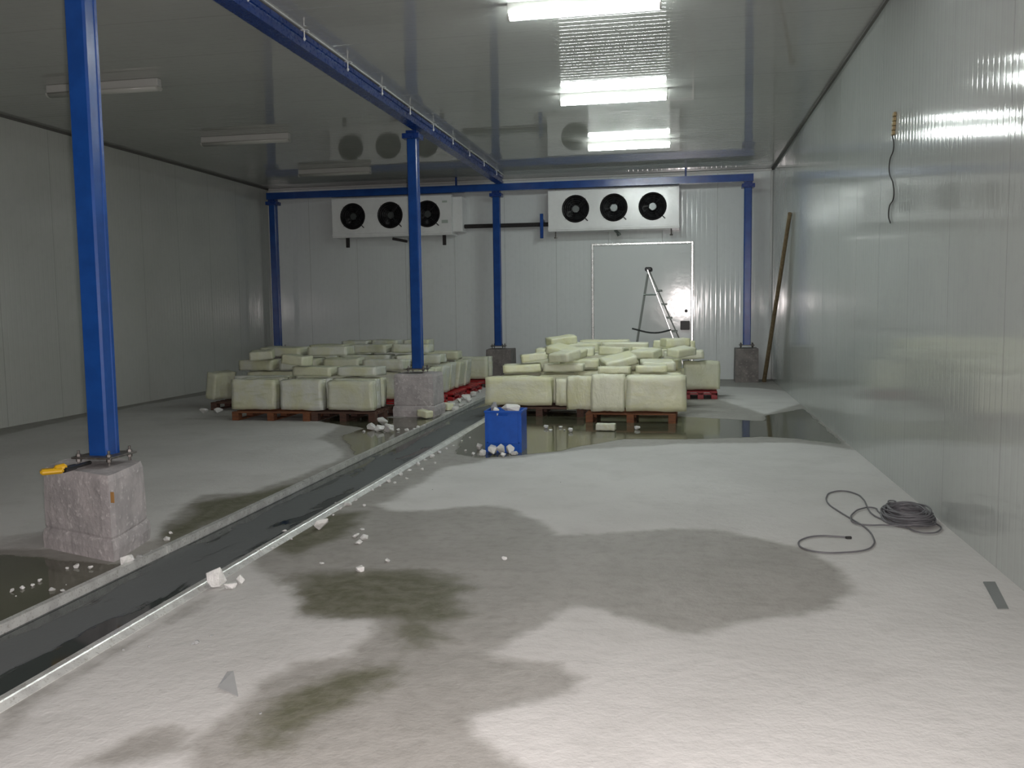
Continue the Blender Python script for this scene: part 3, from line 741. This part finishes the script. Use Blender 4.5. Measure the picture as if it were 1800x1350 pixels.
# ---- pallets
def pallet(x0, y0, W_, Dp, m, label, rz=0, plastic=False):
    t = thing('pallet', label, 'pallet', (x0+W_/2, y0+Dp/2, 0), rz, 'pallets under the ice')
    Hh = .13; a, b = -W_/2, -Dp/2
    nb = 7
    for k in range(nb):
        yy = b+(Dp-.09)*k/(nb-1); MB().box(a, -a, yy, yy+.09, Hh-.02, Hh, .003).build('deck_board', m, t)
    for xx in (a, -.05, -a-.1):
        MB().box(xx, xx+.1, b, -b, Hh-.04, Hh-.02, .002).build('stringer_board', m, t)
        for yy in (b, -.06, -b-.12): MB().box(xx, xx+.1, yy, yy+.12, .018, Hh-.04, .003).build('block', m, t)
        MB().box(xx, xx+.1, b, -b, 0, .018, .002).build('bottom_board', m, t)
    if plastic: MB().box(a, -a, b-.0, b+.02, .075, Hh-.03).box(-a-.02, -a, b, -b, .06, Hh-.03).build('side_band', m, t)
    return t
# left stack
pallet(-6.44, 11.95, 1.20, 1.0, M['wood'], 'orange brown wooden pallet at the front left of the left stack')
pallet(-5.22, 11.97, .96, 1.0, M['wood_old'], 'dark wooden pallet at the front right of the left stack')
pallet(-7.45, 13.15, 1.15, 1.0, M['wood_old'], 'dark wooden pallet sticking out at the far left of the left stack')
pallet(-6.24, 13.2, 1.15, 1.0, M['wood_old'], 'wooden pallet in the middle of the left stack')
pallet(-5.03, 13.55, 1.15, 1.0, M['red'], 'red pallet just behind the middle plinth', plastic=True)
pallet(-5.03, 14.8, 1.18, 1.0, M['red'], 'second red pallet along the drain from the middle plinth', plastic=True)
pallet(-5.03, 16.0, 1.2, 1.0, M['red'], 'third red pallet along the drain from the middle plinth', plastic=True)
pallet(-4.75, 17.35, 1.0, .95, M['red'], 'farthest red pallet, before the middle rear column', plastic=True)
pallet(-7.2, 14.5, 1.15, 1.0, M['wood_old'], 'wooden pallet at the left rear of the left stack')
pallet(-6.0, 14.6, .95, 1.0, M['wood_old'], 'wooden pallet at the rear middle of the left stack')
pallet(-6.9, 15.8, 1.8, 1.0, M['wood_old'], 'wide wooden pallet at the back of the left stack')
ZP = .142
Lk = 'ice_white'
row('left', 'front row', Lk, 0, -6.5, -4.27, 12.1, ZP, .75, .45)
row('left', 'second row', Lk, 0, -6.45, -4.3, 12.36, ZP, .80, .45)
row('left', 'third row', Lk, 0, -6.45, -4.3, 12.62, ZP, .80, .45)
row('left', 'front flat row', Lk, 1, -5.75, -4.3, 12.62, ZP+.47, .75, .42, .14, 'flat', 2.5)
row('left', 'fourth row', Lk, 0, -7.1, -5.1, 13.35, ZP, .9, .42)
slab(-7.42, 13.45, ZP, Lk, .45, .44, .2, 1.2, 'stand', .15, 0, 'ice block leaning at the far left end of the left stack', 'ice blocks of the left stack')
row('left', 'fifth row', Lk, 0, -7.05, -4.4, 13.68, ZP, .9, .44)
row('left', 'sixth row', Lk, 0, -7.2, -5.1, 14.0, ZP, .9, .46)
row('left', 'second flat row', Lk, 1, -7.2, -4.3, 13.75, ZP+.475, .8, .44, .17, 'flat', 2.5)
row('left', 'upper flat row', Lk, 2, -6.95, -4.5, 14.0, ZP+.66, .8, .42, .15, 'flat', 3, skip=(2,))
row('left', 'seventh row', Lk, 0, -7.1, -4.2, 14.75, ZP, .9, .46)
row('left', 'eighth row', Lk, 0, -7.1, -4.2, 15.05, ZP, .9, .46)
row('left', 'ninth row', Lk, 0, -7.0, -4.2, 15.4, ZP, .9, .46)
row('left', 'third flat row', Lk, 1, -6.9, -4.05, 15.1, ZP+.48, .9, .46, .16, 'flat', 1.6)
row('left', 'upper rear flat row', Lk, 2, -6.6, -4.3, 15.25, ZP+.65, .8, .44, .15, 'flat', 1.8)
row('left', 'tenth row', Lk, 0, -6.8, -4.2, 16.15, ZP, .9, .46)
row('left', 'eleventh row', Lk, 0, -6.8, -4.2, 16.5, ZP, .9, .46)
row('left', 'fourth flat row', Lk, 1, -6.6, -4.05, 16.25, ZP+.48, .85, .46, .16, 'flat', 1.8)
row('left', 'topmost rear row', Lk, 2, -6.4, -4.6, 16.3, ZP+.65, .6, .44, .17, 'flat', 2.5)
# ends along the drain, turned or leaning
for i, (x, y, rz, tl) in enumerate([(-4.08, 13.75, 1.5, .05), (-4.06, 14.2, 1.64, .1), (-4.07, 14.72, 1.5, .12), (-4.08, 15.25, 1.6, .1), (-4.05, 15.78, 1.55, .14), (-4.06, 16.35, 1.6, .1)]):
    slab(x+.06, y, ZP, Lk, .42, .47, .13, rz, 'stand', tl, 0, f'ice block turned to the drain, {ORD[i]} behind the middle plinth, left stack', 'ice blocks of the left stack')
row('left', 'row over farthest red pallet', Lk, 0, -4.7, -3.8, 17.6, ZP, .9, .46)
row('left', 'rearmost row', Lk, 0, -4.7, -3.8, 17.9, ZP, .9, .46)
for i, (x, y, rz, tl, nm) in enumerate([(-6.7, 13.5, .3, .1, 'near its left end'), (-5.6, 12.4, -.2, .0, 'on its front row'), (-4.6, 14.6, .5, -.1, 'behind the middle plinth')]):
    slab(x, y, ZP+.5, Lk, rs.uniform(.32, .45), rs.uniform(.24, .32), rs.uniform(.10, .14), rz, 'flat', tl, rs.uniform(-.12, .12), 'short broken ice block loose on top of the left stack, ' + nm, 'ice blocks of the left stack')
# right stack
pallet(-1.28, 12.15, 1.22, 1.0, M['wood'], 'reddish wooden pallet at the front right of the right stack', -.02)
pallet(-2.68, 12.75, 1.3, 1.0, M['wood_old'], 'dark wooden pallet at the front left of the right stack')
pallet(-2.5, 13.95, 1.25, 1.0, M['wood_old'], 'wooden pallet at the middle left of the right stack')
pallet(-1.2, 13.95, 1.25, 1.0, M['wood'], 'wooden pallet at the middle right of the right stack')
pallet(-2.5, 15.2, 1.25, 1.0, M['wood_old'], 'wooden pallet at the rear left of the right stack')
pallet(-1.2, 15.2, 1.2, 1.0, M['wood_old'], 'wooden pallet at the rear middle of the right stack')
pallet(.05, 15.35, .55, .9, M['red'], 'red pallet at the rear right of the right stack', plastic=True)
pallet(-2.0, 16.4, 1.9, .9, M['wood_old'], 'wide wooden pallet at the very back of the right stack')
Rk = 'ice_yellow'
slab(-2.35, 12.9, ZP, Rk, .98, .42, .2, .01, 'stand', .02, 0, 'large ice block on edge right behind the blue crate', 'ice blocks of the right stack')
slab(-1.68, 12.92, ZP, Rk, .26, .40, .2, .1, 'stand', 0, 0, 'narrow ice block on edge between wider ones, front of the right stack', 'ice blocks of the right stack')
slab(-1.38, 12.46, ZP, Rk, .40, .46, .18, -.08, 'stand', .02, 0, 'square ice block on edge left of centre, front of the right stack', 'ice blocks of the right stack')
slab(-.99, 12.24, ZP, Rk, .46, .50, .2, .03, 'stand', -.02, .01, 'tallest ice block on edge, front centre of the right stack', 'ice blocks of the right stack')
slab(-.335, 12.27, ZP, Rk, .80, .49, .24, .03, 'stand', .03, 0, 'wide glossy ice block on edge at the front right corner', 'ice blocks of the right stack')
row('right', 'second row', Rk, 0, -2.7, -1.5, 13.2, ZP, .6, .44)
row('right', 'third row', Rk, 0, -2.7, -1.5, 13.5, ZP, .6, .44)
row('right', 'second front row', Rk, 0, -1.25, .02, 12.70, ZP, .65, .48)
row('right', 'third front row', Rk, 0, -1.25, .02, 12.96, ZP, .65, .47)
row('right', 'low flat row', Rk, 1, -2.7, -1.4, 13.3, ZP+.46, .65, .42, .12, 'flat', 2.5)
row('right', 'fourth row', Rk, 0, -2.55, .05, 14.15, ZP, .8, .44)
row('right', 'fifth row', Rk, 0, -2.6, .05, 14.45, ZP, .8, .44)
row('right', 'sixth row', Rk, 0, -2.6, .05, 14.78, ZP, .8, .44)
row('right', 'front flat row', Rk, 1, -1.2, -.15, 12.75, ZP+.49, .55, .42, .10, 'flat', 2.5)
row('right', 'second flat row', Rk, 1, -2.55, .05, 14.2, ZP+.46, .62, .44, .14, 'flat', 3.5)
row('right', 'upper flat row', Rk, 2, -2.4, -.3, 14.6, ZP+.62, .58, .42, .14, 'flat', 4)
slab(.34, 15.5, ZP, 'ice_white', .62, .49, .2, .03, 'stand', 0, 0, 'pale whitish ice block on edge at the right end over the red pallet', 'ice blocks of the right stack')
slab(.34, 15.85, ZP, 'ice_white', .62, .46, .2, .0, 'stand', 0, 0, 'ice block on edge hidden behind the pale slab over the red pallet', 'ice blocks of the right stack')
row('right', 'seventh row', Rk, 0, -2.5, .0, 15.4, ZP, .8, .46)
row('right', 'eighth row', Rk, 0, -2.5, .0, 15.75, ZP, .8, .46)
row('right', 'third flat row', Rk, 1, -2.5, .4, 15.5, ZP+.48, .8, .46, .15, 'flat', 2.5)
row('right', 'upper rear flat row', Rk, 2, -2.2, .3, 15.65, ZP+.64, .8, .44, .14, 'flat', 2.5)
row('right', 'ninth row', Rk, 0, -2.0, -.1, 16.6, ZP, .8, .46)
row('right', 'tenth row', Rk, 0, -2.0, -.1, 16.95, ZP, .8, .46)
row('right', 'fourth flat row', Rk, 1, -2.0, -.1, 16.7, ZP+.48, .9, .46, .17, 'flat')
row('right', 'rear top flat row', Rk, 2, -1.9, -.9, 16.7, ZP+.66, 1.0, .44, .14, 'flat')
for i, (x, y, z, rz, tl, rl, L) in enumerate([(-.95, 13.75, .6, .3, .2, -.22, .5), (-1.75, 13.75, .6, -.35, .12, .18, .55), (-.35, 13.6, .62, .1, .1, .0, .5)]):
    slab(x, y, z-.02, Rk, L, .40, .13, rz, 'flat', tl, rl, ['tilted ice block leaning up to the right, centre of the right stack', 'tilted ice block sloping down to the right, left half of the right stack', 'small flat ice block behind the glossy corner slab'][i], 'ice blocks of the right stack')

TOPS = [(-2.2, 13.35, .2, .0), (-1.7, 13.1, -.5, .12), (-.55, 14.15, -.4, .1), (-.1, 14.5, .3, .0), (-1.95, 14.7, .5, .1), (.0, 13.9, .8, .12)]
NM = ['above the blue crate', 'right of the piece above the crate', 'right of the middle', 'at the right side', 'at the left rear', 'at the right edge']
for (x, y, rz, tl), nm in zip(TOPS, NM):
    slab(x, y, ZP+.5, Rk, rs.uniform(.34, .5), rs.uniform(.26, .36), rs.uniform(.10, .15), rz, 'flat', tl, rs.uniform(-.12, .12), 'short broken ice block lying loose %s of the right stack top' % nm if 'crate' not in nm and 'block' not in nm else 'short broken ice block loose on the right stack, %s' % nm, 'ice blocks of the right stack')

# ------------------------------------------------------------------ loose chunks
rc = random.Random(4)
def chunk(px, py, size, label, group=None, z=0., kind='w', flat=1., name='ice_chunk'):
    p = fl(px, py, z); me = rc.choice({'w': CH, 'c': CHC, 'y': CHY}[kind])
    o = D.objects.new(name, me); COL.objects.link(o); o.location = (p.x, p.y, z-.004)
    s = size*1.1*(rc.uniform(.6, 1.5) if group else 1.); o.scale = (s*rc.uniform(.85, 1.15), s*rc.uniform(.75, 1.05), s*flat*rc.uniform(.8, 1.1)); o.rotation_euler = (0, 0, rc.uniform(0, 6.28))
    tag(o, label, 'ice', group); return o
chunk(380, 1032, .135, 'large white ice chunk straddling the near rim of the drain', flat=1.5)
chunk(405, 1034, .085, 'rounded white ice chunk beside the large one on the drain rim')
chunk(424, 1025, .075, 'pointed white ice chunk right of the drain rim lump', flat=1.2)
for x, y, s in [(22,1040,.045),(40,1035,.05),(58,1030,.045),(70,1022,.035),(92,1038,.03),(110,1040,.035),(128,1043,.035),(142,1036,.03),(80,1065,.025),(28,1048,.02),(116,1028,.02)]:
    chunk(x, y, s, 'small white ice crumb in the puddle at the left edge', 'ice crumbs in the left foreground puddle')
chunk(221, 994, .105, 'rounded white ice chunk at the foot of the nearest plinth', flat=1.1)
chunk(246, 985, .085, 'glassy ice chunk between nearest plinth and drain', kind='c')
chunk(135, 998, .05, 'small ice chunk in front of the nearest plinth')
for x, y, s in [(270,972,.04),(293,950,.045),(160,1000,.03),(118,1000,.025),(300,938,.03)]:
    chunk(x, y, s, 'tiny ice crumb at the foot of the nearest plinth', 'ice crumbs around the nearest plinth')
chunk(566, 930, .125, 'star shaped white ice chunk against the near drain rim', flat=1.2)
chunk(553, 912, .06, 'small ice chunk on the drain rim behind the star shaped one', kind='c')
chunk(630, 956, .07, 'frosty ice chunk, nearest of the clump in the damp patch', flat=.8)
chunk(640, 948, .075, 'frosty ice chunk, right in the clump in the damp patch', flat=.8)
chunk(626, 944, .06, 'frosty ice chunk, left in the clump in the damp patch', flat=.8)
chunk(636, 931, .055, 'frosty ice chunk, farthest of the clump in the damp patch', flat=.6)
chunk(634, 1004, .07, 'bright white ice chunk at the edge of the dark puddle', flat=.8)
chunk(681, 988, .045, 'small white ice chunk right of the bright one')
chunk(886, 984, .038, 'lone white ice crumb in the middle of the damp floor')
chunk(566, 990, .045, 'flat ice chunk left of the bright white one', flat=.5)
for x, y, s in [(612,888,.06),(625,880,.05),(598,895,.045),(640,868,.04),(586,906,.04),(668,855,.05),(683,848,.05),(655,862,.035),(705,836,.05),(720,828,.04),(735,818,.05),(748,810,.045),(694,850,.035),(760,805,.05),(772,797,.045),(785,790,.04),(797,784,.05),(812,776,.04),(826,770,.035),(715,842,.03),(742,826,.03),(765,815,.03),(500,935,.03),(512,948,.03),(478,965,.03),(590,885,.035),(640,890,.03)]:
    chunk(x, y, s, 'small frosty ice lump along the near rim of the drain', 'ice lumps along the near drain rim')
for x, y, s in [(843,790,.10),(866,799,.11),(904,800,.12),(832,799,.08),(818,793,.05),(848,801,.07),(885,803,.06)]:
    chunk(x, y, s, 'white ice lump at the foot of the blue crate', 'ice lumps around the foot of the crate', flat=1.2)
chunk(897, 797, .13, 'ice chunk leaning against the front of the blue crate', flat=1.5)
chunk(880, 798, .11, 'tall ice chunk against the middle of the crate front', flat=1.9)
for x, y, s, l in [(960,753,.095,'white ice lump in the pool, leftmost before the right stack'),(968,757,.06,'small ice lump beside the leftmost lump in the pool'),(985,752,.07,'pale ice lump in the pool, second from the left'),(1003,759,.085,'white squarish ice lump in the pool right of the crate'),(992,757,.04,'tiny ice lump touching the squarish one in the pool'),(1120,755,.09,'white ice lump in the pool, rightmost before the right stack')]:
    chunk(x, y, s, l)
p = fl(1065, 757); slab(p.x, p.y, 0, 'ice_white', .25, .13, .085, -.05, 'flat', 0, 0, 'small flat white ice block in the pool before the right stack', 'loose ice blocks')
chunk(672, 749, .24, 'big round white ice lump left of the middle plinth', flat=.9)
for x, y, s in [(655,756,.12),(668,758,.1),(684,760,.12),(700,757,.09),(640,759,.06),(715,758,.06),(735,754,.06),(745,750,.05),(728,757,.05)]:
    chunk(x, y, s, 'ice lump in the wet patch left of the middle plinth', 'ice lumps before the middle plinth')
p = V((-3.66, 12.43, 0)); slab(p.x, p.y, 0, Rk, .2, .14, .1, -.5, 'flat', 0, .1, 'yellowish broken ice block at the right foot of the middle plinth', 'loose ice blocks')
p = V((-3.60, 13.42, 0)); slab(p.x, p.y, 0, Rk, .18, .13, .1, -.5, 'flat', 0, .05, 'pale broken ice block between middle plinth and drain', 'loose ice blocks')
chunk(359, 727, .17, 'white ice chunk on the floor at the far left of the stacks')
chunk(384, 725, .17, 'low ice chunk beside the far left pallet', flat=.7)
for x, y, s in [(818,703,.2),(806,708,.12),(795,715,.12),(832,697,.12),(843,690,.1),(800,722,.1),(812,714,.1),(825,707,.1)]:
    chunk(x, y, s, 'white ice lump between the red pallets and the drain', 'ice lumps beside the red pallets')
for x, y, s in [(262,1137,.03),(338,1133,.02),(346,1131,.028),(372,1118,.02),(217,1143,.02),(458,1254,.02),(986,848,.02),(760,861,.015)]:
    chunk(x, y, s, 'tiny glassy ice splinter on the pale frosted floor', 'glassy splinters on the frost', kind='c')
# thin ice plate leaning on itself
pp = [fl(*q) for q in [(383,1212),(400,1192),(411,1193),(419,1225)]]
bm = bmesh.new(); zz = [.012, .03, .035, .004]
A = [bm.verts.new((p.x, p.y, z)) for p, z in zip(pp, zz)]; B = [bm.verts.new((p.x, p.y, z-.004)) for p, z in zip(pp, zz)]
bm.faces.new(A); bm.faces.new(B[::-1])
for i in range(4): bm.faces.new((A[i], B[i], B[(i+1) % 4], A[(i+1) % 4]))
bmesh.ops.recalc_face_normals(bm, faces=bm.faces); x = MB(); x.bm.free(); x.bm = bm
tag(x.build('ice_plate', M['ice_clear']), 'thin clear triangular ice plate on the pale floor at lower left', 'ice')

# ice heaped in the crate: a rounded lump, a cut block and crumbs
def incrate(dx, dy, z, size, label, flat=1., kind='w'):
    o = D.objects.new('ice_chunk', rc.choice(CH if kind == 'w' else CHC)); COL.objects.link(o); o.location = (-1.925+dx, cyf+.17+dy, z); o.scale = (size, size*.85, size*flat); o.rotation_euler = (0, 0, rc.uniform(0, 6))
    tag(o, label, 'ice', 'ice in the blue crate')
o = D.objects.new('ice_chunk', CH[2]); COL.objects.link(o); o.location = (-1.86, cyf+.16, .42); o.scale = (.28, .22, .17); tag(o, 'low rounded white ice lump heaped on the right of the crate', 'ice', 'ice in the blue crate')
incrate(-.13, .04, .36, .13, 'upright splintered ice chunk at the left of the crate', 2.6, 'c')
incrate(-.10, -.06, .38, .11, 'small white ice chunk at the front left in the crate', 1.6)
for k in range(4):
    incrate(-.09+.18*(k % 2), -.07+.14*(k//2), .12, .13, 'white ice chunk filling the inside of the crate', 2.4)
